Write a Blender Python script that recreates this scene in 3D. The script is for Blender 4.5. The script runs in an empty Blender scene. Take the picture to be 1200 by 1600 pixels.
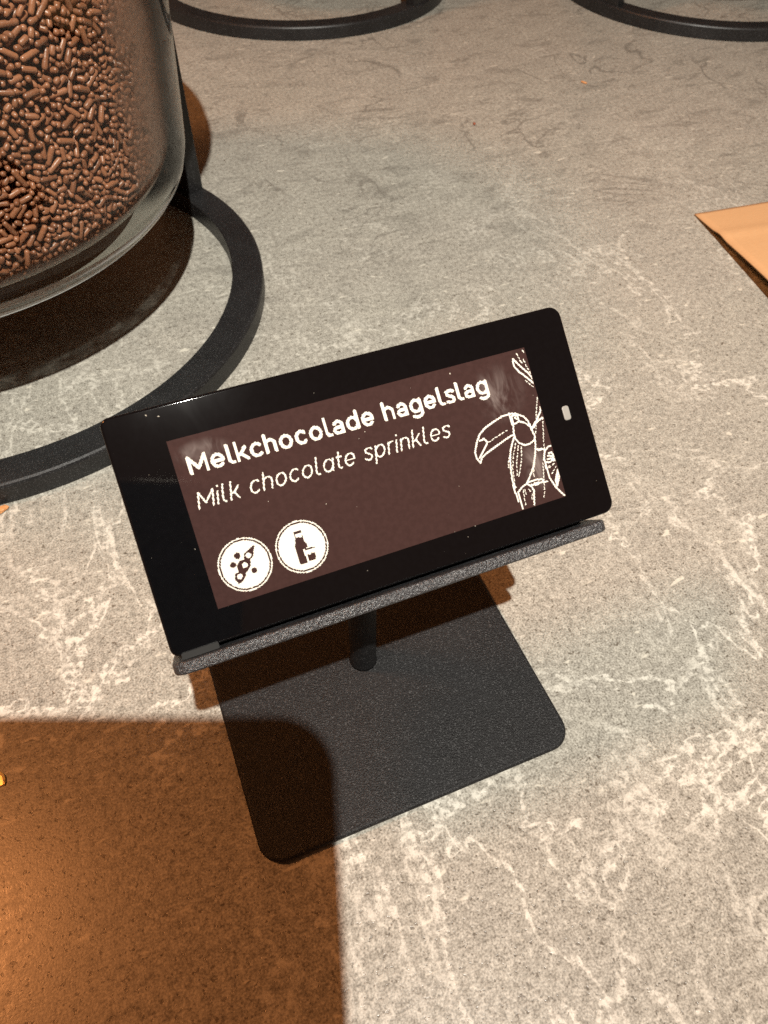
import bpy, bmesh, math, random
import numpy as np
from mathutils import Matrix, Vector
random.seed(7)
SC = bpy.context.scene
COL = SC.collection

# ------------------------------------------------------------------ camera
cam_data = bpy.data.cameras.new('camera')
cam = bpy.data.objects.new('camera', cam_data)
COL.objects.link(cam)
cam.location = (-0.03028, -0.08484, 0.17868)
cam.rotation_euler = (0.67118, -0.01078, -0.38346)
cam_data.sensor_fit = 'VERTICAL'
cam_data.sensor_height = 36.0
cam_data.lens = 1134.289 / 1600 * 36.0
cam_data.clip_start = 0.0005
cam_data.clip_end = 50
cam_data.dof.use_dof = True
cam_data.dof.focus_distance = 0.155
cam_data.dof.aperture_fstop = 50
SC.camera = cam
CAM_M = Matrix.Translation(cam.location) @ cam.rotation_euler.to_matrix().to_4x4()

# ------------------------------------------------------------------ world and lamps
w = bpy.data.worlds.new('World')
SC.world = w
w.use_nodes = True
bg = w.node_tree.nodes['Background']
bg.inputs[0].default_value = (1.0, 0.42, 0.19, 1)
bg.inputs[1].default_value = 0.12

def lamp(name, kind, loc, target, power, color, size, **kw):
    d = bpy.data.lights.new(name, kind)
    d.energy = power
    d.color = color
    o = bpy.data.objects.new(name, d)
    COL.objects.link(o)
    o.location = loc
    o.rotation_euler = (Vector(target) - Vector(loc)).to_track_quat('-Z', 'Y').to_euler()
    if kind == 'AREA':
        d.shape = 'DISK'
        d.size = size
    else:
        d.shadow_soft_size = size
    for k, v in kw.items():
        setattr(d, k, v)
    return o

KEY = Vector((-0.009, -0.26, 0.68))
lamp('white_spot_lamp', 'SPOT', KEY, (0.19, 0.44, 0.0), 46.0, (1.0, 0.965, 0.875), 0.0042,
     spot_size=math.radians(104), spot_blend=1.0)
lamp('orange_pendant_lamp', 'AREA', (-0.50, 0.26, 0.87), (-0.1, 0.02, 0.0), 4.3, (1.0, 0.36, 0.11), 0.18)

SC.view_settings.view_transform = 'Standard'
SC.view_settings.look = 'None'
SC.view_settings.exposure = 0.0
SC.view_settings.gamma = 1.0
SC.cycles.use_denoising = False
SC.cycles.adaptive_threshold = 0.02
SC.cycles.max_bounces = 8
SC.cycles.diffuse_bounces = 2
SC.cycles.glossy_bounces = 3
SC.cycles.transparent_max_bounces = 16
SC.cycles.transmission_bounces = 10
SC.cycles.caustics_reflective = False
SC.cycles.sample_clamp_indirect = 0.6

# ------------------------------------------------------------------ materials
def newmat(name):
    m = bpy.data.materials.new(name)
    m.use_nodes = True
    nt = m.node_tree
    return m, nt, nt.nodes['Principled BSDF']

def N(nt, t, **kw):
    n = nt.nodes.new(t)
    for k, v in kw.items():
        setattr(n, k, v)
    return n

def noise(nt, vec, scale, detail=4, rough=0.55, dist=0.0):
    n = N(nt, 'ShaderNodeTexNoise')
    n.inputs['Scale'].default_value = scale
    n.inputs['Detail'].default_value = detail
    n.inputs['Roughness'].default_value = rough
    n.inputs['Distortion'].default_value = dist
    nt.links.new(vec, n.inputs['Vector'])
    return n.outputs['Fac']

def ramp(nt, fac, a, b, va=0.0, vb=1.0, smooth=True):
    n = N(nt, 'ShaderNodeMapRange', interpolation_type='SMOOTHSTEP' if smooth else 'LINEAR')
    n.inputs[1].default_value = a
    n.inputs[2].default_value = b
    n.inputs[3].default_value = va
    n.inputs[4].default_value = vb
    nt.links.new(fac, n.inputs[0])
    return n.outputs[0]

def mth(nt, op, a, b=None, clamp=False):
    n = N(nt, 'ShaderNodeMath', operation=op, use_clamp=clamp)
    for i, x in enumerate((a, b)):
        if x is None:
            continue
        if isinstance(x, (int, float)):
            n.inputs[i].default_value = x
        else:
            nt.links.new(x, n.inputs[i])
    return n.outputs[0]

def mixc(nt, fac, a, b, blend='MIX'):
    n = N(nt, 'ShaderNodeMix', data_type='RGBA', blend_type=blend)
    n.clamp_factor = True
    for s, x in ((n.inputs[0], fac), (n.inputs[6], a), (n.inputs[7], b)):
        if isinstance(x, (int, float)):
            s.default_value = x
        elif isinstance(x, tuple):
            s.default_value = (*x, 1)
        else:
            nt.links.new(x, s)
    return n.outputs[2]

def bump(nt, height, dist, strength=1.0):
    n = N(nt, 'ShaderNodeBump')
    n.inputs['Strength'].default_value = strength
    n.inputs['Distance'].default_value = dist
    nt.links.new(height, n.inputs['Height'])
    return n.outputs[0]

def objvec(nt, rot=0.0, scale=(1, 1, 1)):
    t = N(nt, 'ShaderNodeTexCoord')
    m = N(nt, 'ShaderNodeMapping')
    m.inputs['Rotation'].default_value = (0, 0, rot)
    m.inputs['Scale'].default_value = scale
    nt.links.new(t.outputs['Object'], m.inputs[0])
    return m.outputs[0]

def stone_material():
    m, nt, b = newmat('grey_stone')
    v = objvec(nt)
    vs = objvec(nt, math.radians(-62), (0.55, 1.0, 1.0))      # stretched along the grain of the slab
    big = noise(nt, vs, 9, 2, 0.5, 0.6)
    mid = noise(nt, vs, 110, 4, 0.66, 0.5)
    fine = noise(nt, v, 520, 3, 0.70)
    grit = noise(nt, v, 1900, 1, 0.6)
    col = mixc(nt, ramp(nt, big, 0.36, 0.66), (0.312, 0.288, 0.230), (0.328, 0.276, 0.222))
    col = mixc(nt, ramp(nt, mid, 0.33, 0.70, smooth=False), mixc(nt, 0.56, col, (0.125, 0.11, 0.088)), mixc(nt, 0.32, col, (0.58, 0.55, 0.46)))
    col = mixc(nt, ramp(nt, fine, 0.32, 0.70, smooth=False), mixc(nt, 0.62, col, (0.09, 0.08, 0.064)), mixc(nt, 0.40, col, (0.74, 0.71, 0.62)))
    col = mixc(nt, ramp(nt, grit, 0.28, 0.72, smooth=False), mixc(nt, 0.48, col, (0.045, 0.04, 0.033)), mixc(nt, 0.26, col, (0.85, 0.83, 0.75)))
    # dark mineral specks
    s1 = ramp(nt, noise(nt, v, 760, 2, 0.55), 0.635, 0.69)
    s3 = ramp(nt, noise(nt, objvec(nt, 1.0, (1, 1.2, 1)), 430, 2, 0.6), 0.66, 0.71)
    col = mixc(nt, mth(nt, 'MULTIPLY', s1, 0.75), col, (0.075, 0.06, 0.043))
    col = mixc(nt, mth(nt, 'MULTIPLY', s3, 0.75), col, (0.085, 0.067, 0.048))
    # pale veins: thin broken ridges gathered in patches
    sy = N(nt, 'ShaderNodeSeparateXYZ')
    nt.links.new(v, sy.inputs[0])
    near_m = ramp(nt, sy.outputs[1], 0.02, 0.26, 1.0, 0.22)
    far_m = ramp(nt, sy.outputs[1], 0.08, 0.24, 0.0, 1.0)
    hf = noise(nt, v, 380, 4, 0.85, 0.3)
    hfm = mth(nt, 'SUBTRACT', hf, 0.44)
    def ridge(scale, reach, soft, detail, dist, vec, off=0.0, rough=0.62):
        # thin line where the slow noise crosses its middle, its rim eaten away by the fast noise
        n = noise(nt, vec, scale, detail, rough, dist)
        d = mth(nt, 'ABSOLUTE', mth(nt, 'SUBTRACT', n, 0.5 + off))
        d = mth(nt, 'SUBTRACT', d, mth(nt, 'MULTIPLY', hfm, reach))
        return ramp(nt, d, 0.0, soft, 1.0, 0.0)
    vg = objvec(nt, math.radians(12), (1.0, 0.42, 1.0))
    patch = ramp(nt, noise(nt, vg, 16, 3, 0.55, 0.3), 0.45, 0.59)
    patch2 = ramp(nt, noise(nt, v, 21, 2, 0.6, 0.2), 0.42, 0.56)
    r1 = mth(nt, 'MULTIPLY', ridge(17, 0.065, 0.010, 5, 0.5, vg), patch)
    wn = N(nt, 'ShaderNodeTexNoise')
    wn.inputs['Scale'].default_value = 34
    wn.inputs['Detail'].default_value = 4
    wn.inputs['Roughness'].default_value = 0.62
    nt.links.new(vg, wn.inputs['Vector'])
    wo = N(nt, 'ShaderNodeVectorMath', operation='MULTIPLY_ADD')
    wo.inputs[1].default_value = (0.055, 0.055, 0.0)
    nt.links.new(wn.outputs['Color'], wo.inputs[0])
    nt.links.new(vg, wo.inputs[2])
    vo = N(nt, 'ShaderNodeTexVoronoi', feature='DISTANCE_TO_EDGE', voronoi_dimensions='2D')
    vo.inputs['Scale'].default_value = 44
    nt.links.new(wo.outputs[0], vo.inputs['Vector'])
    wb = mth(nt, 'SUBTRACT', vo.outputs['Distance'], mth(nt, 'MULTIPLY', hfm, 0.17))
    r2 = mth(nt, 'MULTIPLY', ramp(nt, wb, -0.005, 0.028, 1.0, 0.0), mth(nt, 'MULTIPLY', patch, 0.95))
    r3 = mth(nt, 'MULTIPLY', ridge(21, 0.06, 0.009, 5, 0.5, vs, -0.02), patch2)
    ve = mth(nt, 'MAXIMUM', r1, mth(nt, 'MAXIMUM', r2, r3))
    ve = mth(nt, 'MULTIPLY', mth(nt, 'MULTIPLY', ve, near_m), ramp(nt, fine, 0.40, 0.58, 0.35, 1.0))
    col = mixc(nt, mth(nt, 'MULTIPLY', ve, 0.72, True), col, (0.72, 0.69, 0.61))
    # short pale flecks everywhere
    fl = mth(nt, 'MULTIPLY', ramp(nt, noise(nt, objvec(nt, math.radians(20), (0.5, 1.2, 1)), 260, 2, 0.6, 0.4), 0.66, 0.74), 0.6)
    col = mixc(nt, fl, col, (0.70, 0.66, 0.56))
    # dark hair cracks in the far part of the slab
    dk = mth(nt, 'MULTIPLY', ridge(11, 0.07, 0.012, 3, 1.4, objvec(nt, math.radians(35), (0.8, 1, 1)), 0.02),
             ramp(nt, noise(nt, v, 17, 2, 0.6), 0.48, 0.60))
    dk2 = mth(nt, 'MULTIPLY', ramp(nt, noise(nt, objvec(nt, 0.4, (0.6, 1.3, 1)), 75, 4, 0.72, 0.6), 0.52, 0.66), 0.7)
    dk = mth(nt, 'MULTIPLY', mth(nt, 'MAXIMUM', dk, dk2), far_m)
    col = mixc(nt, mth(nt, 'MULTIPLY', dk, 0.58), col, (0.115, 0.105, 0.09))
    nt.links.new(col, b.inputs['Base Color'])
    b.inputs['Roughness'].default_value = 0.42
    nt.links.new(ramp(nt, fine, 0.3, 0.7, 0.24, 0.36), b.inputs['Roughness'])
    b.inputs['Specular IOR Level'].default_value = 0.5
    h = mth(nt, 'ADD', mth(nt, 'MULTIPLY', fine, 0.6), mth(nt, 'ADD', mth(nt, 'MULTIPLY', grit, 0.5), mth(nt, 'MULTIPLY', s1, -0.8)))
    nt.links.new(bump(nt, h, 0.00006, 0.5), b.inputs['Normal'])
    return m

def powder_coat(name, col=(0.007, 0.007, 0.0076), rough=0.50, grain=2600, depth=0.00024, spec=0.31):
    m, nt, b = newmat(name)
    v = objvec(nt)
    g = noise(nt, v, grain, 3, 0.6)
    l = noise(nt, v, 60, 4, 0.6)
    c = mixc(nt, ramp(nt, l, 0.35, 0.7), col, tuple(x * 1.35 for x in col))
    c = mixc(nt, mth(nt, 'MULTIPLY', ramp(nt, noise(nt, v, grain * 1.3, 1, 0.5), 0.60, 0.72), 0.12), c, (0.5, 0.5, 0.51))
    nt.links.new(c, b.inputs['Base Color'])
    nt.links.new(ramp(nt, l, 0.3, 0.7, rough - 0.05, rough + 0.07), b.inputs['Roughness'])
    b.inputs['Specular IOR Level'].default_value = spec
    nt.links.new(bump(nt, g, depth, 1.0), b.inputs['Normal'])
    return m

def glossy_front(name, col, spots=True, rough=0.045):
    m, nt, b = newmat(name)
    v = objvec(nt)
    c = col
    if spots:
        c = mixc(nt, ramp(nt, noise(nt, v, 900, 3, 0.6), 0.35, 0.65), tuple(x * 0.93 for x in col), tuple(x * 1.07 for x in col))
        dust = ramp(nt, noise(nt, v, 1150, 1, 0.4), 0.80, 0.83)
        c = mixc(nt, mth(nt, 'MULTIPLY', dust, 0.6), c, (0.65, 0.6, 0.5))
        nt.links.new(c, b.inputs['Base Color'])
    else:
        b.inputs['Base Color'].default_value = (*col, 1)
    sm = noise(nt, objvec(nt, 0.5, (1, 0.6, 1)), 70, 4, 0.65, 1.2)
    nt.links.new(ramp(nt, sm, 0.45, 0.75, rough, rough + 0.008), b.inputs['Roughness'])
    b.inputs['Specular IOR Level'].default_value = 0.5
    return m

def plain(name, col, rough=0.5, metal=0.0, spec=0.5):
    m, nt, b = newmat(name)
    v = objvec(nt)
    n = noise(nt, v, 300, 3, 0.6)
    nt.links.new(mixc(nt, n, tuple(x * 0.88 for x in col), tuple(min(1, x * 1.1) for x in col)), b.inputs['Base Color'])
    b.inputs['Roughness'].default_value = rough
    b.inputs['Metallic'].default_value = metal
    b.inputs['Specular IOR Level'].default_value = spec
    return m

def thin_glass():
    m, nt, b = newmat('jar_glass')
    nt.nodes.remove(b)
    out = nt.nodes['Material Output']
    tr = N(nt, 'ShaderNodeBsdfTransparent')
    tr.inputs[0].default_value = (0.95, 0.965, 0.95, 1)
    gl = N(nt, 'ShaderNodeBsdfGlossy')
    gl.inputs['Roughness'].default_value = 0.04
    lw = N(nt, 'ShaderNodeLayerWeight')
    lw.inputs[0].default_value = 0.5
    fres = mth(nt, 'ADD', mth(nt, 'MULTIPLY', mth(nt, 'POWER', lw.outputs['Facing'], 5.0), 0.9), 0.018, True)
    mx = N(nt, 'ShaderNodeMixShader')
    nt.links.new(fres, mx.inputs[0])
    nt.links.new(tr.outputs[0], mx.inputs[1])
    nt.links.new(gl.outputs[0], mx.inputs[2])
    # clear in front; towards the right side and in the thick foot it bends the light like the solid it is
    v = objvec(nt)
    sz = N(nt, 'ShaderNodeSeparateXYZ')
    nt.links.new(v, sz.inputs[0])
    th = mth(nt, 'ARCTAN2', sz.outputs[1], sz.outputs[0])
    mask = mth(nt, 'MAXIMUM', ramp(nt, th, math.radians(-24), math.radians(-10)), mth(nt, 'MULTIPLY', ramp(nt, sz.outputs[2], 0.0055, 0.0065), ramp(nt, sz.outputs[2], 0.0105, 0.0125, 1.0, 0.0)))
    rf = N(nt, 'ShaderNodeBsdfGlass')
    rf.inputs['IOR'].default_value = 1.5
    rf.inputs['Roughness'].default_value = 0.015
    rf.inputs['Color'].default_value = (0.96, 0.98, 0.96, 1)
    m2 = N(nt, 'ShaderNodeMixShader')
    nt.links.new(mask, m2.inputs[0])
    nt.links.new(mx.outputs[0], m2.inputs[1])
    nt.links.new(rf.outputs[0], m2.inputs[2])
    nt.links.new(m2.outputs[0], out.inputs[0])
    return m

def dust_material():
    # cocoa dust clinging to the inside of the glass, denser when seen edge-on and towards the bottom
    m, nt, b = newmat('cocoa_dust')
    out = nt.nodes['Material Output']
    v = objvec(nt)
    b.inputs['Base Color'].default_value = (0.33, 0.165, 0.11, 1)
    b.inputs['Roughness'].default_value = 0.9
    tr = N(nt, 'ShaderNodeBsdfTransparent')
    sz = N(nt, 'ShaderNodeSeparateXYZ')
    nt.links.new(v, sz.inputs[0])
    th = mth(nt, 'ARCTAN2', sz.outputs[1], sz.outputs[0])
    wob = mth(nt, 'MULTIPLY', mth(nt, 'SUBTRACT', noise(nt, v, 90, 4, 0.7), 0.5), 0.5)
    side = ramp(nt, mth(nt, 'ADD', th, wob), math.radians(-44), math.radians(-30), 0.0, 0.70)
    low = ramp(nt, mth(nt, 'ADD', sz.outputs[2], mth(nt, 'MULTIPLY', wob, 0.03)), 0.012, 0.022, 0.55, 0.0)
    f = mth(nt, 'MAXIMUM', side, low)
    f = mth(nt, 'MULTIPLY', f, ramp(nt, noise(nt, v, 500, 4, 0.7), 0.3, 0.7, 0.75, 1.15), True)
    mx = N(nt, 'ShaderNodeMixShader')
    nt.links.new(f, mx.inputs[0])
    nt.links.new(tr.outputs[0], mx.inputs[1])
    nt.links.new(b.outputs[0], mx.inputs[2])
    nt.links.new(mx.outputs[0], out.inputs[0])
    return m

def rim_gleam_material():  # pale translucent white that paints the gleam refracted in the jar's rim
    m, nt, b = newmat('painted_rim_gleam')
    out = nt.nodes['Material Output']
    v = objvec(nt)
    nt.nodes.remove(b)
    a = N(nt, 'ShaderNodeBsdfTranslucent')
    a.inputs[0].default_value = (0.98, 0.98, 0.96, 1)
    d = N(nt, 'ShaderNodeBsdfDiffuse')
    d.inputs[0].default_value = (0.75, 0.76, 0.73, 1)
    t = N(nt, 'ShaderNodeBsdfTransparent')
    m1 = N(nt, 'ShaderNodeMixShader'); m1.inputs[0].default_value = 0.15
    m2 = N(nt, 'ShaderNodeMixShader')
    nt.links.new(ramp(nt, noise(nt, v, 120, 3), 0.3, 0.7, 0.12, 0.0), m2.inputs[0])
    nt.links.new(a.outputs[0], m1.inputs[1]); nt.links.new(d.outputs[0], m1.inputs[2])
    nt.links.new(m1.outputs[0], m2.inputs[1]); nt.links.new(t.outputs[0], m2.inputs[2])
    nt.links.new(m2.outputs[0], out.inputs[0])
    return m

def smear_and_sheen_material():
    # greyish wipe streaks, plus a painted silvery band of refracted light, on the right
    m, nt, b = newmat('wipes_and_painted_sheen')
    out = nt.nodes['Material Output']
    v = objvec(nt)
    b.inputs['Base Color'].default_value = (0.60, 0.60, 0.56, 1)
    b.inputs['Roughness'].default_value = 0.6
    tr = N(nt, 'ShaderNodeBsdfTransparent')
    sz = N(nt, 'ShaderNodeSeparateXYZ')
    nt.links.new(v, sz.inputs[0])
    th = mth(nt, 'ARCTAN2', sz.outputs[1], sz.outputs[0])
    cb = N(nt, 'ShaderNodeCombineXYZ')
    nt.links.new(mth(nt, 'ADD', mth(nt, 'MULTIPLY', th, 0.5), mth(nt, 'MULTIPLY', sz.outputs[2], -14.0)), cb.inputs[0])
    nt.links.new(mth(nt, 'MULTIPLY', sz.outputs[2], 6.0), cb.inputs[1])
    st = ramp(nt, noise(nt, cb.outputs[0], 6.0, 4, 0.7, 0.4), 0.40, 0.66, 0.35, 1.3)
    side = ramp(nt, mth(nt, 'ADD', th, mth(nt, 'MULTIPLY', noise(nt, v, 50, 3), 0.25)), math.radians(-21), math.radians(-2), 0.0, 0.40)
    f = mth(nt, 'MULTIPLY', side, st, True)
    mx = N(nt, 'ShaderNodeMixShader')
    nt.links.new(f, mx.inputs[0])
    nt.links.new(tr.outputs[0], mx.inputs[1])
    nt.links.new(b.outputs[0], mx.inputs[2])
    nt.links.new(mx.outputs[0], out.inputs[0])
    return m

def chocolate_material():
    m, nt, b = newmat('milk_chocolate')
    oi = N(nt, 'ShaderNodeObjectInfo')
    at = N(nt, 'ShaderNodeAttribute', attribute_name='tone')
    v = objvec(nt)
    t = mth(nt, 'ADD', at.outputs['Fac'], mth(nt, 'MULTIPLY', mth(nt, 'SUBTRACT', oi.outputs['Random'], 0.4), 0.8))
    c = mixc(nt, t, (0.180, 0.060, 0.028), (0.370, 0.140, 0.070))
    c = mixc(nt, mth(nt, 'MULTIPLY', ramp(nt, noise(nt, v, 2500, 3, 0.6), 0.4, 0.7), 0.3), c, (0.36, 0.19, 0.11))
    nt.links.new(c, b.inputs['Base Color'])
    b.inputs['Roughness'].default_value = 0.36
    b.inputs['Specular IOR Level'].default_value = 0.55
    nt.links.new(bump(nt, noise(nt, v, 1800, 2, 0.5), 0.00012, 0.7), b.inputs['Normal'])
    return m

def kraft_material():
    m, nt, b = newmat('kraft_paper')
    v = objvec(nt, 0.15)
    f = noise(nt, objvec(nt, 0.15, (1, 6, 1)), 300, 4, 0.65)
    g = noise(nt, v, 900, 2, 0.6)
    c = mixc(nt, f, (0.50, 0.275, 0.125), (0.60, 0.355, 0.175))
    c = mixc(nt, mth(nt, 'MULTIPLY', ramp(nt, g, 0.55, 0.7), 0.25), c, (0.46, 0.25, 0.11))
    wv = N(nt, 'ShaderNodeTexWave', wave_type='BANDS', bands_direction='Y')
    wv.inputs['Scale'].default_value = 120
    wv.inputs['Distortion'].default_value = 0.4
    nt.links.new(v, wv.inputs['Vector'])
    c = mixc(nt, mth(nt, 'MULTIPLY', wv.outputs['Fac'], 0.12), c, (0.5, 0.28, 0.13))
    nt.links.new(c, b.inputs['Base Color'])
    b.inputs['Roughness'].default_value = 0.75
    nt.links.new(bump(nt, f, 0.0001, 0.6), b.inputs['Normal'])
    return m

def screen_sheen_material():
    # screen reflections painted as a thin pale film, uneven and fading out
    m, nt, b = newmat('painted_reflection')
    out = nt.nodes['Material Output']
    b.inputs['Base Color'].default_value = (0.62, 0.52, 0.48, 1)
    b.inputs['Roughness'].default_value = 0.5
    tr = N(nt, 'ShaderNodeBsdfTransparent')
    tc = N(nt, 'ShaderNodeTexCoord')
    g = N(nt, 'ShaderNodeMapping')
    g.inputs['Location'].default_value = (-1, -1, 0)
    g.inputs['Scale'].default_value = (2, 2, 0)
    nt.links.new(tc.outputs['Generated'], g.inputs[0])
    ln = N(nt, 'ShaderNodeVectorMath', operation='LENGTH')
    nt.links.new(g.outputs[0], ln.inputs[0])
    n1 = noise(nt, objvec(nt, 0.6, (1.0, 0.4, 1.0)), 260, 4, 0.65, 0.8)
    f = mth(nt, 'MULTIPLY', ramp(nt, ln.outputs['Value'], 0.15, 0.95, 1.0, 0.0), ramp(nt, n1, 0.38, 0.70, 0.0, 0.20))
    mx = N(nt, 'ShaderNodeMixShader')
    nt.links.new(f, mx.inputs[0])
    nt.links.new(tr.outputs[0], mx.inputs[1])
    nt.links.new(b.outputs[0], mx.inputs[2])
    nt.links.new(mx.outputs[0], out.inputs[0])
    return m

M = dict(
    stone=stone_material(),
    coat=powder_coat('black_powder_coat'),
    coat_lip=powder_coat('black_powder_coat_coarse', (0.024, 0.024, 0.026), 0.32, 1900, 0.0005, 0.8),
    ringcoat=powder_coat('black_painted_steel', (0.009, 0.009, 0.0094), 0.40, 2200, 0.00006, 0.34),
    bezel=glossy_front('black_bezel', (0.0025, 0.0025, 0.003)),
    screen=glossy_front('brown_epaper', (0.037, 0.0195, 0.0180)),
    ink=glossy_front('white_epaper', (0.66, 0.64, 0.57), False),
    pad=plain('grey_rubber', (0.010, 0.0095, 0.009), 0.5, 0.0, 0.2),
    slot=plain('pale_plastic', (0.24, 0.23, 0.21), 0.35),
    glass=thin_glass(), dust=dust_material(), smear_sheen=smear_and_sheen_material(), rim_gleam=rim_gleam_material(),
    choc=chocolate_material(), kraft=kraft_material(),
    phone=plain('black_phone_glass', (0.01, 0.011, 0.014), 0.25),
    frame=plain('polished_steel', (0.75, 0.66, 0.52), 0.16, 1.0),
    lens=plain('lens_glass', (0.006, 0.006, 0.012), 0.05),
    screen_sheen=screen_sheen_material(),
    crumb_o=plain('orange_crumb', (0.55, 0.25, 0.09), 0.6),
    crumb_r=plain('red_brown_crumb', (0.28, 0.085, 0.045), 0.6),
    crumb_g=plain('gold_foil', (0.98, 0.70, 0.30), 0.42, 1.0),
)

# ------------------------------------------------------------------ helpers
def mesh(name, verts, faces, smooth=False):
    me = bpy.data.meshes.new(name)
    me.from_pydata([tuple(v) for v in verts], [], faces)
    me.update()
    if smooth:
        me.polygons.foreach_set('use_smooth', [True] * len(me.polygons))
    return me

def obj(name, me, mat=None, parent=None, bevel=0, segs=3):
    o = bpy.data.objects.new(name, me)
    COL.objects.link(o)
    if mat:
        me.materials.append(M[mat])
    o.parent = parent
    if bevel:
        b = o.modifiers.new('bevel', 'BEVEL')
        b.width = bevel
        b.segments = segs
        b.limit_method = 'ANGLE'
        b.angle_limit = math.radians(50)
        me.polygons.foreach_set('use_smooth', [True] * len(me.polygons))
        o.modifiers.new('wn', 'WEIGHTED_NORMAL').keep_sharp = False
    return o

def tag(o, label, cat, group=None):
    o['label'] = label
    o['category'] = cat
    if group:
        o['group'] = group
    return o

def empty(name, loc=(0, 0, 0), mat=None):
    o = bpy.data.objects.new(name, None)
    COL.objects.link(o)
    o.empty_display_size = 0.02
    if mat is not None:
        o.matrix_world = mat
    else:
        o.location = loc
    return o

def rrect(x0, x1, y0, y1, r, n=8):
    rs = r if isinstance(r, (list, tuple)) else (r,) * 4      # corners: br, tr, tl, bl
    pts = []
    for (cx, cy, a0), rr in zip(((x1, y0, -90), (x1, y1, 0), (x0, y1, 90), (x0, y0, 180)), rs):
        sx = -1 if cx == x1 else 1
        sy = -1 if cy == y1 else 1
        if rr <= 0:
            pts.append((cx, cy))
            continue
        for i in range(n + 1):
            a = math.radians(a0 + 90 * i / n)
            pts.append((cx + sx * rr + rr * math.cos(a), cy + sy * rr + rr * math.sin(a)))
    return pts

def prism(name, pts, z0, z1):
    n = len(pts)
    v = [(x, y, z0) for x, y in pts] + [(x, y, z1) for x, y in pts]
    f = [tuple(range(n))[::-1], tuple(range(n, 2 * n))] + [(i, (i + 1) % n, n + (i + 1) % n, n + i) for i in range(n)]
    return mesh(name, v, f)

def lathe(name, prof, seg=192, closed=False, a0=0.0, a1=2 * math.pi, smooth=True):
    full = abs(a1 - a0 - 2 * math.pi) < 1e-6
    na = seg if full else seg + 1
    v, f = [], []
    for i in range(na):
        a = a0 + (a1 - a0) * i / seg
        for r, z in prof:
            v.append((r * math.cos(a), r * math.sin(a), z))
    k = len(prof)
    for i in range(seg):
        j = (i + 1) % na
        for q in range(k if closed else k - 1):
            q2 = (q + 1) % k
            f.append((i * k + q, j * k + q, j * k + q2, i * k + q2))
    me = mesh(name, v, f, smooth)
    bm = bmesh.new()
    bm.from_mesh(me)
    bmesh.ops.remove_doubles(bm, verts=bm.verts, dist=1e-6)
    if closed or (prof[0][0] == 0 and prof[-1][0] == 0):
        bmesh.ops.recalc_face_normals(bm, faces=bm.faces)
    bm.to_mesh(me)
    bm.free()
    if smooth:
        me.polygons.foreach_set('use_smooth', [True] * len(me.polygons))
    return me

# ------------------------------------------------------------------ countertop
top = obj('countertop', prism('countertop', rrect(-1.4, 1.6, -1.2, 1.8, 0.02, 4), -0.03, 0.0), 'stone')
top['kind'] = 'structure'

# ------------------------------------------------------------------ label stand (plate, post, holder)
TILT = 0.88827
HW, HH = 0.0855, 0.0407
LC = Vector((0.00199, -0.00561 + 0.00033 * math.sin(TILT), 0.08268 + 0.00033 * math.cos(TILT)))
UX = Vector((1, 0, 0))
VY = Vector((0, math.sin(TILT), math.cos(TILT)))
NZ = UX.cross(VY)
LBASE = LC - VY * (HH / 2)
LM = Matrix((( UX.x, VY.x, NZ.x, LBASE.x), (UX.y, VY.y, NZ.y, LBASE.y), (UX.z, VY.z, NZ.z, LBASE.z), (0, 0, 0, 1)))

stand = empty('label_stand', (0, 0, 0))
tag(stand, 'black powder-coated stand with square base plate and post carrying the sign', 'sign stand')
obj('base_plate', prism('base_plate', rrect(-0.0389, 0.0411, -0.0403, 0.0397, 0.0058), 0.0002, 0.0022), 'coat', stand, 0.0009)
post_top = 0.0715
prof = [(0.0, 0.0022), (0.0037, 0.0022), (0.0036, 0.0030), (0.0035, 0.006), (0.0035, post_top), (0.0, post_top)]
obj('post', lathe('post', prof, 40), 'coat', stand)
T = 0.0088                                                     # depth of the sign's housing
def in_holder(me):
    me.transform(LM)
    return me
back = prism('back_plate', rrect(-0.0425, 0.0400, -0.0032, 0.034, (0.001, 0.003, 0.003, 0.001)), -T - 0.0022, -T - 0.0003)
obj('back_plate', in_holder(back), 'coat', stand, 0.0004)
# the lip: a folded shelf, thin in v, running forward along n
pts = rrect(-0.0432, 0.0396, -T - 0.0004, 0.0016, (0.0006, 0.0022, 0.0030, 0.0006))
lip = prism('lip', pts, 0, 0.0022)
lip.transform(Matrix(((1, 0, 0, 0), (0, 0, 1, -0.0030), (0, 1, 0, 0), (0, 0, 0, 1))))
bm = bmesh.new(); bm.from_mesh(lip); bmesh.ops.recalc_face_normals(bm, faces=bm.faces); bm.to_mesh(lip); bm.free()
obj('lip', in_holder(lip), 'coat_lip', stand, 0.0005)

# ------------------------------------------------------------------ electronic sign
sign = empty('electronic_sign', mat=LM)
tag(sign, 'black framed electronic sign with brown screen reading Melkchocolade hagelslag', 'sign')
obj('housing', prism('housing', rrect(-HW / 2, HW / 2, 0, HH, (0.0022, 0.0022, 0.0015, 0.0015), 6), -T, 0), 'bezel', sign, 0.0005, 4)
SW, SH = 0.0669, 0.0290
SX, SY = -SW / 2, HH / 2 - 0.00033 - SH / 2                    # lower left corner of the screen
def sheet(name, pts, z):
    return mesh(name, [(x, y, z) for x, y in pts], [tuple(range(len(pts)))])
screen = obj('screen', sheet('screen', [(SX, SY), (SX + SW, SY), (SX + SW, SY + SH), (SX, SY + SH)], 0.00004), 'screen', sign)
pill = obj('indicator_window', prism('indicator_window', rrect(0.0375, 0.0390, HH / 2 - 0.0012, HH / 2 + 0.0016, 0.0005, 5), -0.0003, 0.00012), 'slot', sign, 0.0002)
pill['label'] = 'small pale slot in the black frame'
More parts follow.
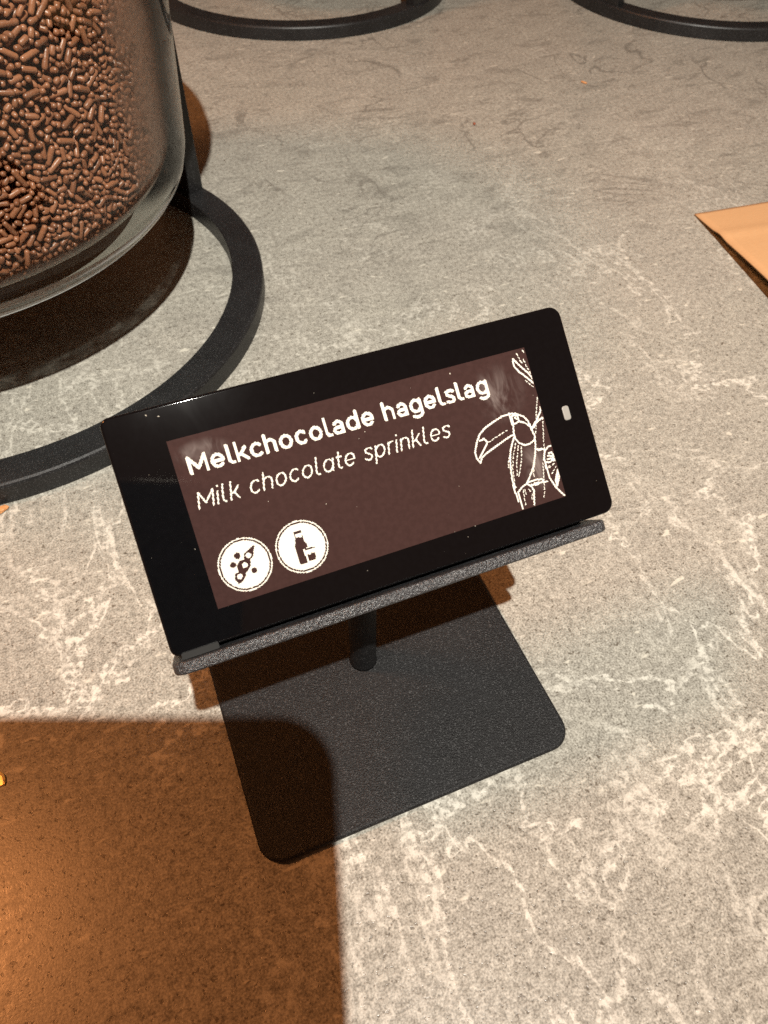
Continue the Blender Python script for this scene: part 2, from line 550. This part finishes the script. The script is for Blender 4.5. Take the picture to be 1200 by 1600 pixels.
obj('foot_pad', prism('foot_pad', rrect(-0.0412, -0.0350, -0.0007, 0.0004, 0.0002, 3), -0.004, 0.0003), 'pad', sign)

# e-paper pixels: every mark on the screen is switched pixels of a 296 x 128 grid
GW, GH = 444, 192
PX = 66.9 / GW
gx = (np.arange(GW) + 0.5) * PX
gy = (np.arange(GH) + 0.5) * PX
GX, GY = np.meshgrid(gx, gy)

def seg_mask(mask, pl, width):
    hw = width / 2
    for (x0, y0), (x1, y1) in zip(pl[:-1], pl[1:]):
        dx, dy = x1 - x0, y1 - y0
        l2 = dx * dx + dy * dy + 1e-9
        t = np.clip(((GX - x0) * dx + (GY - y0) * dy) / l2, 0, 1)
        d = np.hypot(GX - x0 - t * dx, GY - y0 - t * dy)
        mask |= d <= hw

def poly_mask(pl):
    inside = np.zeros_like(GX, bool)
    n = len(pl)
    for i in range(n):
        x0, y0 = pl[i]
        x1, y1 = pl[(i + 1) % n]
        if y0 == y1:
            continue
        c = ((y0 > GY) != (y1 > GY)) & (GX < (x1 - x0) * (GY - y0) / (y1 - y0) + x0)
        inside ^= c
    return inside

def disc_mask(cx, cy, r):
    return np.hypot(GX - cx, GY - cy) <= r

def pixels(name, mask, parent=sign):
    v, f = [], []
    px = SW / GW
    for j in range(GH):
        row = mask[j]
        i = 0
        while i < GW:
            if row[i]:
                k = i
                while k < GW and row[k]:
                    k += 1
                b = len(v)
                x0, x1, y0, y1 = SX + i * px, SX + k * px, SY + j * px, SY + (j + 1) * px
                v += [(x0, y0, 0.00008), (x1, y0, 0.00008), (x1, y1, 0.00008), (x0, y1, 0.00008)]
                f.append((b, b + 1, b + 2, b + 3))
                i = k
            else:
                i += 1
    return obj(name, mesh(name, v, f), 'ink', parent)

def arc(cx, cy, rx, ry, a0, a1, n=18):
    return [(cx + rx * math.cos(math.radians(a0 + (a1 - a0) * i / n)), cy + ry * math.sin(math.radians(a0 + (a1 - a0) * i / n))) for i in range(n + 1)]

def glyph(c, w, it):
    h = w / 2
    A_ = 1.38 - h
    r = 0.5 - h
    bw = 0.47 - h
    if c == 'M':
        W = 1.32
        C = 1.26 - h
        return [[(h, h), (h, C), (W / 2, 0.36), (W - h, C), (W - h, h)]], W
    if c == 'o': return [arc(h + bw, 0.5, bw, r, 0, 360, 30)], 0.94
    if c == 'c': return [arc(h + bw, 0.5, bw, r, 48, 312, 24)], 0.84
    if c == 'e': return [arc(h + bw, 0.5, bw, r, 0, 315, 26), [(h, 0.48), (h + 2 * bw, 0.48)]], 0.94
    if c == 'l': return [[(h, A_), (h, 0.36)] + arc(h + 0.24, 0.36, 0.24, 0.36 - h, 180, 280, 8)], 0.40
    if c == 'k': return [[(h, A_), (h, h)], [(h, 0.46), (0.34, 0.52), (0.70, 1 - h)], [(0.36, 0.52), (0.76, h)]], 0.80
    if c in 'hn':
        s = A_ if c == 'h' else 1 - h
        return [[(h, s), (h, h)], [(h, 0.6)] + arc(0.42, 0.62, 0.42 - h, 0.38 - h, 180, 0, 14) + [(0.84 - h, h)]], 0.84
    if c == 'a' and not it:
        W = 0.82
        return [arc(0.42, 0.62, 0.40 - h, 0.38 - h, 150, 0, 14) + [(W - h, h)], arc(0.40, 0.31, 0.40 - h, 0.31 - h, 0, 360, 24)], W
    if c in 'ad':
        s = A_ if c == 'd' else 1 - h
        return [arc(h + bw, 0.5, bw, r, 0, 360, 28), [(h + 2 * bw, s), (h + 2 * bw, h)]], 0.94
    if c == 'g':
        return [arc(h + bw, 0.5, bw, r, 0, 360, 28), [(h + 2 * bw, 1 - h), (h + 2 * bw, -0.08)] + arc(h + bw, -0.08, bw, 0.30 - h, 0, -145, 14)], 0.94
    if c == 'p': return [arc(h + bw, 0.5, bw, r, 0, 360, 28), [(h, 1 - h), (h, -0.36)]], 0.94
    if c == 's':
        u = [(0.66, 0.83), (0.52, 1 - h), (0.30, 1 - h), (h + 0.02, 0.86), (h + 0.03, 0.66), (0.30, 0.55), (0.48, 0.48), (0.69 - h, 0.36), (0.70 - h, 0.2), (0.52, h), (0.28, h), (0.07, 0.17)]
        return [u], 0.70
    if c == 'i': return [[(h, 1 - h), (h, h)], [(h, 1.30), (h, 1.31)]], w + 0.04
    if c == 't': return [[(0.18, 1.26), (0.18, 0.34)] + arc(0.40, 0.34, 0.22, 0.34 - h, 180, 285, 8), [(0.0, 0.95 - h), (0.46, 0.95 - h)]], 0.48
    if c == 'r': return [[(h, 1 - h), (h, h)], [(h, 0.55)] + arc(0.40, 0.58, 0.40 - h, 0.42 - h, 180, 80, 8)], 0.48
    return [], 0.34

def lettering(name, text, x0, x1, yb, xh, w, gap, slant=0.0):
    tot = sum(glyph(c, w, slant > 0)[1] for c in text) + gap * (len(text) - 1)
    sx = (x1 - x0) / tot
    mask = np.zeros_like(GX, bool)
    x = 0.0
    for c in text:
        gl, adv = glyph(c, w, slant > 0)
        for pl in gl:
            q = [(x0 + (x + a) * sx + slant * b * xh, yb + b * xh) for a, b in pl]
            seg_mask(mask, q, w * xh)
        x += adv + gap
    return pixels(name, mask)

lettering('title_lettering', 'Melkchocolade hagelslag', 2.15, 57.7, 22.55, 2.56, 0.215, 0.19)
lettering('subtitle_lettering', 'Milk chocolate sprinkles', 1.75, 47.9, 16.75, 2.30, 0.115, 0.28, 0.21)

IC = {'cap':[(15.61,8.63),(17.02,8.55),(16.96,7.32),(15.64,7.34)],'capw':[(15.77,8.2),(17.01,8.17),(16.91,7.39),(15.77,7.55)],'bottle':[(15.65,7.63),(16.96,7.38),(17.0,6.68),(17.39,5.94),(17.4,5.46),(17.11,5.35),(16.42,5.28),(16.57,2.93),(15.41,2.91),(15.21,3.17),(15.2,6.14),(15.54,6.8)],'glassline':[(16.85,5.11),(18.44,5.07)],'glass':[(16.83,4.23),(17.5,4.08),(17.67,4.31),(18.25,4.21),(18.12,3.01),(16.85,3.03)],'pod1':[(4.51,3.05),(4.16,3.97),(4.44,4.63),(5.09,4.79),(5.99,4.41),(5.8,3.91),(5.32,3.4)],'pod2':[(5.09,4.98),(5.09,5.83),(5.69,6.48),(6.64,6.56),(7.25,6.27),(7.13,5.37),(6.46,4.73),(5.85,4.55)],'pod3':[(6.6,6.57),(6.76,7.46),(7.47,7.8),(8.61,8.39),(7.92,6.81),(7.31,6.34)],'hole1':(4.95,4.13,0.62),'hole2':(6.28,5.67,0.62),'hole3':(7.31,7.1,0.55),'dot1':(5.55,7.54,0.55),'dot2':(4.44,6.28,0.5),'dot3':(7.51,4.36,0.5)}
def badge(name, cx, cy, marks, white):
    m = disc_mask(cx, cy, 4.55) & ~disc_mask(cx, cy, 4.33)
    m |= disc_mask(cx, cy, 4.05)
    m &= ~marks
    m |= white
    return pixels(name, m)
Z0 = np.zeros_like(GX, bool)
pods = poly_mask(IC['pod1']) | poly_mask(IC['pod2']) | poly_mask(IC['pod3'])
for k in ('pod1', 'pod2', 'pod3'):
    seg_mask(pods, IC[k] + IC[k][:1], 0.26)
for k in ('dot1', 'dot2', 'dot3'):
    pods |= disc_mask(*IC[k])
wh = Z0.copy()
for k in ('hole1', 'hole2', 'hole3'):
    wh |= disc_mask(IC[k][0], IC[k][1], 0.46)
b1 = badge('allergen_badge', 6.40, 5.78, pods, wh)
b1['label'] = 'white round badge with a soybean pod'
milk = poly_mask(IC['cap']) | poly_mask(IC['bottle']) | poly_mask(IC['glass'])
gl = Z0.copy(); seg_mask(gl, IC['glassline'], 0.24)
b2 = badge('allergen_badge', 16.42, 5.80, (milk & ~poly_mask(IC['capw'])) | gl, Z0)
b2['label'] = 'white round badge with a milk bottle and glass'

TOUCAN = [('s',[(60.34,17.87),(58.53,17.71),(56.75,17.21),(54.95,16.62),(53.53,15.73),(52.57,14.5),(51.77,13.01),(51.62,11.78),(52.14,10.67)]),('s',[(52.14,10.67),(52.67,11.48),(53.76,12.03),(55.31,12.57),(57.12,13.14),(58.93,13.72),(60.06,13.96)]),('s',[(53.19,14.65),(54.13,14.71),(54.54,13.96),(53.88,13.17),(53.08,12.43),(52.29,11.59)]),('d',[(54.8,13.89),(57.09,14.55),(59.36,15.12)]),('s',[(60.34,17.87),(60.21,16.72),(60.39,15.38),(60.06,13.96),(60.14,13.07)]),('s',[(60.34,17.87),(61.53,17.56),(62.91,16.66),(63.53,15.62),(63.82,14.24)]),('s',[(60.34,17.12),(61.0,17.37),(61.84,17.04),(61.83,16.08),(60.97,15.76),(60.35,16.04)]),('s',[(60.62,17.26),(60.63,16.18)]),('s',[(61.21,16.89),(61.44,16.5)]),('s',[(61.86,15.96),(62.78,15.5),(63.5,14.76),(63.87,14.01)]),('s',[(63.76,14.04),(64.04,12.66),(63.72,11.01),(63.03,9.02),(62.07,7.11),(60.92,5.7),(59.83,4.49)]),('s',[(60.14,13.07),(60.57,12.2),(61.54,11.5),(62.73,11.5),(63.79,11.86)]),('s',[(60.04,13.53),(59.24,12.45),(58.48,11.15),(57.93,9.58),(57.48,7.55),(57.19,5.47),(57.17,3.52),(57.32,1.75)]),('d',[(59.89,12.27),(58.72,10.01),(57.99,8.05),(57.51,5.37),(57.57,4.06)]),('d',[(60.31,11.73),(59.06,8.83),(58.36,6.21)]),('d',[(60.79,11.38),(60.28,9.35),(59.21,7.05),(58.51,5.95)]),('d',[(57.96,10.22),(57.31,8.89),(57.22,7.84)]),('s',[(59.83,4.49),(58.78,4.14),(57.74,3.47),(57.71,1.85),(57.71,0.33)]),('s',[(59.83,4.49),(60.58,3.84),(60.87,2.88),(60.16,0.36)]),('d',[(58.81,3.48),(58.59,2.02),(58.42,0.33)]),('d',[(59.19,3.59),(59.15,2.29)]),('d',[(59.96,3.36),(60.36,2.37),(59.82,1.01)]),('s',[(60.14,4.72),(61.54,4.65),(63.06,4.54),(63.24,3.94),(61.51,3.78),(60.64,4.04)]),('s',[(61.39,4.15),(64.01,3.72)]),('d',[(66.64,15.45),(65.56,11.38),(65.15,9.3),(64.19,7.38),(63.29,3.71),(62.89,2.07),(62.24,0.73)]),('s',[(63.76,14.04),(65.36,15.35),(66.57,16.78),(66.74,17.49)]),('s',[(64.26,14.12),(65.23,14.95),(66.55,15.47)]),('d',[(66.72,19.35),(65.75,16.99),(64.32,12.8)]),('d',[(63.21,9.62),(62.42,7.45),(61.7,5.91),(61.61,4.85)]),('s',[(64.03,27.49),(63.84,26.14),(64.52,24.89),(65.56,23.66),(66.89,21.96)]),('s',[(64.03,27.49),(65.05,25.84),(66.22,24.25),(66.85,22.97)]),('d',[(65.08,28.21),(65.36,26.84),(65.78,25.88)]),('d',[(66.37,28.54),(66.73,27.81)]),('d',[(66.09,26.88),(66.22,25.77),(66.76,23.69)]),('d',[(65.34,22.96),(66.7,21.2)]),('s',[(65.15,9.3),(64.73,8.33),(64.56,6.63),(64.59,4.43),(65.36,2.23),(66.57,0.27)]),('s',[(65.15,9.3),(66.07,9.92),(66.85,9.97)]),('s',[(65.83,8.79),(66.42,8.73),(66.76,7.87)]),('s',[(65.56,8.31),(66.23,8.13),(66.69,7.12)]),('s',[(65.27,7.74),(66.07,7.62),(66.39,7.1)]),('s',[(64.92,7.18),(65.55,7.11),(66.06,7.19)]),('s',[(63.7,10.03),(64.64,9.99),(65.21,9.5)]),('s',[(63.89,9.87),(64.69,9.76)]),('d',[(65.1,6.04),(66.77,6.77)]),('d',[(65.34,4.87),(66.84,6.2)]),('d',[(64.87,6.1),(65.68,6.75)]),('s',[(66.67,5.26),(66.7,4.04),(65.69,2.36),(65.66,3.35),(66.67,5.26)]),('s',[(66.53,4.75),(65.81,2.76)])]
tm = np.zeros_like(GX, bool)
rng = random.Random(3)
for kind, pl in TOUCAN:
    if kind == 's':
        seg_mask(tm, pl, 0.31)
    else:                                                     # dotted pen line
        for (xa, ya), (xb, yb) in zip(pl[:-1], pl[1:]):
            L = math.hypot(xb - xa, yb - ya)
            n = max(1, int(L / 0.62))
            for i in range(n):
                t0, t1 = i / n, (i + 0.5) / n
                seg_mask(tm, [(xa + (xb - xa) * t0, ya + (yb - ya) * t0), (xa + (xb - xa) * t1, ya + (yb - ya) * t1)], 0.17)
tm &= GX < 66.8
pixels('toucan_drawing', tm)['label'] = 'white line drawing of a toucan on a branch with leaves'

for u, v, a, b in ((59.5, 22.0, 6.5, 6.5), (5.0, 26.0, 5.5, 2.6), (62.5, 7.0, 4.0, 5.5)):  # soft reflections on the screen, painted as pale patches
    x, y = SX + u / 1000, SY + v / 1000
    a, b = a / 1000, b / 1000
    sg = sheet('painted_reflection', [(x - a, y - b), (x + a, y - b), (x + a, y + b), (x - a, y + b)], 0.00012)
    obj('painted_reflection', sg, 'screen_sheen', sign)

# ------------------------------------------------------------------ jar stands
def make_stand():
    root = empty('jar_stand')
    ri, ro, h, b = 0.0977, 0.1100, 0.0080, 0.0011
    prof = [(ri, 0.0003), (ro, 0.0003), (ro, h - b), (ro - b * 0.35, h - b * 0.35), (ro - b, h), (ri + b * .4, h), (ri, h - b * .4)]
    me = lathe('base_ring', prof, 192, True, smooth=False)
    o = obj('base_ring', me, 'ringcoat', root)
    me.polygons.foreach_set('use_smooth', [True] * len(me.polygons))
    o.modifiers.new('split', 'EDGE_SPLIT').split_angle = math.radians(25)
    for ang in (31.5, 211.5):
        bar = lathe('upright', [(0.1015, h - 0.0005), (0.1088, h - 0.0005), (0.1088, 0.172), (0.1015, 0.172)], 12, True,
                    math.radians(ang - 7.0), math.radians(ang + 7.0), False)
        bm = bmesh.new(); bm.from_mesh(bar)
        bmesh.ops.holes_fill(bm, edges=[e for e in bm.edges if e.is_boundary])
        bmesh.ops.recalc_face_normals(bm, faces=bm.faces)
        bm.to_mesh(bar); bm.free()
        obj('upright', bar, 'ringcoat', root, 0.0006)
    hoop = lathe('hoop', [(0.1010, 0.160), (0.1100, 0.160), (0.1100, 0.172), (0.1010, 0.172)], 128, True, smooth=False)
    o = obj('hoop', hoop, 'ringcoat', root)
    return root

def copy_tree(o, parent=None):
    c = o.copy()
    COL.objects.link(c)
    c.parent = parent
    for ch in list(o.children):
        copy_tree(ch, c)
    return c

C1 = Vector((-0.08319, 0.20259, 0))
C2 = Vector((0.15128, 0.53164, 0))
C3 = Vector((0.43558, 0.42549, 0))
jar_stand = make_stand()
jar_stand.location = C1
tag(jar_stand, 'black ring-shaped metal stand around the jar of sprinkles', 'jar stand', 'black ring stands')
s2 = copy_tree(jar_stand); s2.location = C2; s2.rotation_euler.z = math.radians(-85.5)
s2['label'] = 'black ring stand cut by the top edge, just right of the jar'
s3 = copy_tree(jar_stand); s3.location = C3; s3.rotation_euler.z = math.radians(-18.5)
s3['label'] = 'black ring stand in the top right corner'

# jar: slightly flared glass cylinder with a thick rounded bottom
JZ, JC = 0.0405, 0.022
def r_out(z):
    return 0.0895 + 0.075 * (z - 0.064)
GI = 0.0048
FLOOR, FC = 0.0480, 0.0175
def r_in(z):
    rw = r_out(max(z, JZ + JC)) - GI
    if z < FLOOR + FC:
        return rw - FC + math.sqrt(max(0, FC * FC - (FC - (z - FLOOR)) ** 2))
    return rw
def make_jar(name):
    root = empty(name)
    ztop = 0.205
    outer = []
    for i in range(13):
        a = math.pi / 2 * i / 12
        outer.append((r_out(JZ + JC) - JC + JC * math.sin(a), JZ + JC - JC * math.cos(a)))
    wall = [(r_out(z), z) for z in np.linspace(JZ + JC + 0.002, ztop, 30)]
    wall += [(r_out(ztop) - GI * .25, ztop + 0.0016), (r_out(ztop) - GI * .75, ztop + 0.0016), (r_out(ztop) - GI, ztop)]
    inner = [(r_in(z), z) for z in np.linspace(ztop - 0.003, FLOOR + FC, 30)]
    inner += [(r_in(z), z) for z in [FLOOR + FC * (1 - math.cos(math.pi / 2 * i / 14)) for i in range(13, -1, -1)]]
    prof = [(0.0, JZ + 0.0015), (0.060, JZ + 0.0015), (0.064, JZ)] + [q for q in outer if q[0] > 0.066] + wall + inner + [(0.0, FLOOR)]
    obj('glass_body', lathe('glass_body', [(r, z - JZ) for r, z in prof], 224), 'glass', root)
    return root
jar = make_jar('sprinkle_jar')
jar.location = C1 + Vector((0, 0, JZ))
tag(jar, 'clear glass jar filled with brown chocolate sprinkles', 'jar')
film = [(r_in(z) - 0.0001, z - JZ) for z in np.linspace(FLOOR + 0.0008, 0.19, 60)]
obj('cocoa_film', lathe('cocoa_film', film, 160), 'dust', jar)
def corner(a, off):
    a = math.radians(a)
    return (r_out(JZ + JC) - JC + (JC + off) * math.sin(a), JC - (JC + off) * math.cos(a))
obj('painted_lower_gleam', lathe('painted_lower_gleam', [corner(a, 0.0002) for a in range(2, 49, 2)], 224), 'rim_gleam', jar)  # added band: painted bright line along the jar's bottom edge
obj('painted_upper_gleam', lathe('painted_upper_gleam', [corner(a, 0.0002) for a in range(56, 65, 1)], 224), 'rim_gleam', jar)  # second added band, the painted gleam higher on the rounded corner
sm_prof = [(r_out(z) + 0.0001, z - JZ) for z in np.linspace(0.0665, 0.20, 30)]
obj('wipes_and_sheen', lathe('wipes_and_sheen', sm_prof, 60, False, math.radians(-60), math.radians(70)), 'smear_sheen', jar)  # wipe streaks together with the painted silver edge sheen

# ------------------------------------------------------------------ sprinkles
def capsule(length, rad, sides=8):
    v, f = [], []
    hl = length / 2
    rings = [(-hl, 0.45), (-hl + rad * 0.35, 0.88), (-hl + rad * 0.9, 1.0), (hl - rad * 0.9, 1.0), (hl - rad * 0.35, 0.88), (hl, 0.45)]
    for z, k in rings:
        for i in range(sides):
            a = 2 * math.pi * i / sides
            v.append((rad * k * math.cos(a), rad * k * math.sin(a), z))
    for q in range(len(rings) - 1):
        for i in range(sides):
            j = (i + 1) % sides
            f.append((q * sides + i, q * sides + j, (q + 1) * sides + j, (q + 1) * sides + i))
    f.append(tuple(range(sides))[::-1])
    f.append(tuple(range((len(rings) - 1) * sides, len(rings) * sides)))
    return v, f

rg = random.Random(11)
cell = 0.0022
grid = {}
placed = []
def try_place(theta, z, depth, ang, lean, L, rad, tol):
    R = r_in(z) - rad - 0.0004 - depth - max(0.0, (0.075 - z)) * 0.012
    if R < 0.03:
        return False
    er = Vector((math.cos(theta), math.sin(theta), 0))
    et = Vector((-math.sin(theta), math.cos(theta), 0))
    if z < FLOOR + FC:
        s = 1 - (z - FLOOR) / FC
        nn = (er * math.sqrt(max(0.02, 1 - s * s)) + Vector((0, 0, -s))).normalized()
    else:
        nn = er
    ez = nn.cross(et).normalized()
    d = (et * math.cos(ang) + ez * math.sin(ang)) * math.cos(lean) + nn * math.sin(lean)
    c = er * R + Vector((0, 0, z))
    half = L / 2 - rad
    c = c - nn * (abs(math.sin(lean)) * half)
    n = max(2, int(L / rad))
    pts = [c + d * (half * (2 * i / (n - 1) - 1)) for i in range(n)]
    if tol > 0:
        for q in pts:
            k = (int(q.x // cell), int(q.y // cell), int(q.z // cell))
            for i in (-1, 0, 1):
                for j in (-1, 0, 1):
                    for l in (-1, 0, 1):
                        for (ox, oy, oz, orad) in grid.get((k[0] + i, k[1] + j, k[2] + l), ()):
                            lim = (rad + orad) * tol
                            if (q.x - ox) ** 2 + (q.y - oy) ** 2 + (q.z - oz) ** 2 < lim * lim:
                                return False
    for q in pts:
        grid.setdefault((int(q.x // cell), int(q.y // cell), int(q.z // cell)), []).append((q.x, q.y, q.z, rad))
    placed.append((c, d.normalized(), L, rad, depth))
    return True

A0, A1 = math.radians(-128), math.radians(20)
Z_LO, Z_HI = FLOOR + 0.001, 0.128
for depth, tries, tol in ((0.0, 30000, 0.84), (0.0009, 16000, 0.82), (0.0019, 10000, 0.78), (0.0036, 3500, 0.0)):
    for _ in range(tries):
        L = rg.uniform(0.0019, 0.0036) if rg.random() < 0.3 else rg.uniform(0.0034, 0.0062)
        rad = rg.uniform(0.00066, 0.00086)
        lean = rg.uniform(0.9, 1.45) * rg.choice((-1, 1)) if rg.random() < 0.36 else rg.gauss(0, 0.22)
        try_place(rg.uniform(A0, A1), rg.uniform(Z_LO, Z_HI), depth + rg.uniform(0, 0.0006), rg.gauss(0.15, 0.75), lean, L, rad, tol)

inv = CAM_M.inverted()
F_PX = 1134.289
def seen(c):
    q = inv @ (C1 + c)
    if q.z > -0.01:
        return None
    return 600 + F_PX * q.x / -q.z, 800 - F_PX * q.y / -q.z, -q.z

def orient(c, d, spin):
    return Matrix.Translation(c) @ d.to_track_quat('Z', 'Y').to_matrix().to_4x4() @ Matrix.Rotation(spin, 4, 'Z')

cand = []
for i, (c, d, L, rad, depth) in enumerate(placed):
    s = seen(c)
    if s is None or depth > 0.0008 or not (2 < s[0] < 215 and 2 < s[1] < 440):
        continue
    view = (C1 + c - cam.location).normalized()
    cand.append((-(L * math.sqrt(max(0.04, 1 - d.dot(view) ** 2))) / s[2], i))
cand.sort()
chosen = {i for _, i in cand[:300]}
cap_mesh = []
for L in (0.0022, 0.0030, 0.0038, 0.0046, 0.0053, 0.0060):
    cap_mesh.append((L, mesh('sprinkle', *capsule(L, 0.00077), True)))
    cap_mesh[-1][1].materials.append(M['choc'])
    at = cap_mesh[-1][1].attributes.new('tone', 'FLOAT', 'POINT')
    at.data.foreach_set('value', [0.35] * len(cap_mesh[-1][1].vertices))
vs_, fs_, tone = [], [], []
for i, (c, d, L, rad, depth) in enumerate(placed):
    spin = rg.uniform(0, 6.28)
    if i in chosen:
        me = min(cap_mesh, key=lambda q: abs(q[0] - L))[1]
        o = bpy.data.objects.new('chocolate_sprinkle', me)
        COL.objects.link(o)
        o.matrix_world = Matrix.Translation(C1) @ orient(c, d, spin)
        tag(o, 'milk chocolate sprinkle lying against the front glass of the jar', 'sprinkle', 'chocolate sprinkles against the jar glass')
    else:
        v, f = capsule(L, rad)
        mt = orient(c, d, spin)
        b = len(vs_)
        vs_ += [tuple(mt @ Vector(q)) for q in v]
        fs_ += [tuple(b + k for k in q) for q in f]
        tone += [rg.uniform(0.1, 0.8)] * len(v)
# the heart of the heap, behind the sprinkles one can see
core_prof = [(0.0, FLOOR + 0.004)] + [(r_in(z) - 0.0062, z) for z in np.linspace(FLOOR + 0.004, 0.160, 22)] + [(0.0, 0.168)]
cm = lathe('core', core_prof, 96)
b = len(vs_)
vs_ += [tuple(v.co) for v in cm.vertices]
fs_ += [tuple(b + k for k in p.vertices) for p in cm.polygons]
tone += [0.2] * len(cm.vertices)
rest = mesh('sprinkle_heap', vs_, fs_, True)
at = rest.attributes.new('tone', 'FLOAT', 'POINT')
at.data.foreach_set('value', tone)
heap = obj('sprinkle_heap', rest, 'choc')
heap.location = C1
heap['kind'] = 'stuff'
tag(heap, 'heap of milk chocolate sprinkles filling the glass jar', 'sprinkles')

# the jars of the two far stands, above the frame: their shadows fall inside the rings
for c, lab in ((C2, 'glass jar above the ring stand at the top edge'), (C3, 'glass jar above the ring stand in the top right corner')):
    j = make_jar('storage_jar')
    j.location = c + Vector((0, 0, JZ))
    tag(j, lab, 'jar')
    fl = obj('jar_filling', lathe('jar_filling', core_prof, 64), 'choc')
    fl.location = c
    fl['kind'] = 'stuff'
    tag(fl, 'brown filling of the ' + lab[6:], 'filling')

# ------------------------------------------------------------------ kraft paper
def paper():
    n, m_ = 26, 60
    c0 = Vector((0.2265, 0.1575, 0.0006))
    e1 = Vector((0.115, -0.010, 0))             # along the upper edge
    e2 = Vector((-0.0231, -0.112, 0))           # along the lower edge
    v, f = [], []
    for j in range(m_ + 1):
        for i in range(n + 1):
            s, t = i / n, j / m_
            q = c0 + e1 * s + e2 * t
            z = 0.0082 * math.sin(min(1.0, t / 0.95) * math.pi / 2) * (1 - 0.25 * s) + 0.0012 * math.sin(s * 5) * t + 0.0007 * math.exp(-((t - 0.20 - 0.05 * s) / 0.035) ** 2)
            v.append((q.x, q.y, q.z + z))
    for j in range(m_):
        for i in range(n):
            a = j * (n + 1) + i
            f.append((a, a + n + 1, a + n + 2, a + 1))
    return mesh('kraft_sheet', v, f, True)
card = obj('paper_sheet', paper(), 'kraft')
sol = card.modifiers.new('thickness', 'SOLIDIFY')
sol.thickness = 0.0006
sol.offset = 0
tag(card, 'brown kraft paper sheet with a raised edge at the right', 'paper')

# ------------------------------------------------------------------ crumbs
def crumb(loc, size, mat, label, seed):
    r = random.Random(seed)
    bm = bmesh.new()
    bmesh.ops.create_icosphere(bm, subdivisions=2, radius=1)
    for v in bm.verts:
        v.co = Vector((v.co.x * size[0], v.co.y * size[1], v.co.z * size[2])) * r.uniform(0.72, 1.15)
    me = bpy.data.meshes.new('crumb')
    bm.to_mesh(me); bm.free()
    o = obj('crumb', me, mat)
    o.location = (loc[0], loc[1], size[2] * 0.85)
    o.rotation_euler.z = r.uniform(0, 3)
    tag(o, label, 'crumb')
crumb((-0.0862, 0.0902), (0.0021, 0.0013, 0.0008), 'crumb_o', 'orange crumb on the counter in front of the jar stand ring', 1)
crumb((0.1717, 0.2788), (0.0017, 0.0008, 0.0006), 'crumb_r', 'dark red crumb on the counter between the two far ring stands', 2)
crumb((0.2576, 0.3053), (0.0022, 0.0009, 0.0006), 'crumb_o', 'small orange crumb below the ring stand in the top right corner', 3)
crumb((-0.0925, 0.0034), (0.0022, 0.0011, 0.00035), 'crumb_g', 'shiny golden crumb at the left edge inside the dark shadow', 4)

# ------------------------------------------------------------------ the phone that takes the picture and throws the rounded shadow
PM = CAM_M @ Matrix.Translation((0, 0, 0.004))
phone = empty('phone', mat=PM)
tag(phone, 'dark phone held above the counter, throwing the rounded shadow at lower left', 'phone')
px1, py1 = 0.0163, 0.0165
px0, py0 = px1 - 0.0715, py1 - 0.1475
obj('metal_frame', prism('metal_frame', rrect(px0, px1, py0, py1, 0.0105, 10), 0.0004, 0.0078), 'frame', phone, 0.0015, 4)
obj('back_glass', prism('back_glass', rrect(px0 + .0012, px1 - .0012, py0 + .0012, py1 - .0012, 0.0094, 10), 0.0, 0.0008), 'phone', phone)
obj('display', prism('display', rrect(px0 + .0012, px1 - .0012, py0 + .0012, py1 - .0012, 0.0094, 10), 0.0074, 0.0082), 'lens', phone)
for x, y in ((-0.0002, 0.0005), (-0.0002, -0.0175), (-0.0175, -0.0085)):
    o = obj('lens', lathe('lens', [(0.0, -0.0012), (0.0052, -0.0012), (0.0062, -0.0018), (0.0068, -0.0012), (0.0068, 0.0001), (0.0, 0.0001)], 40), 'lens', phone)
    o.location = (x, y, 0)
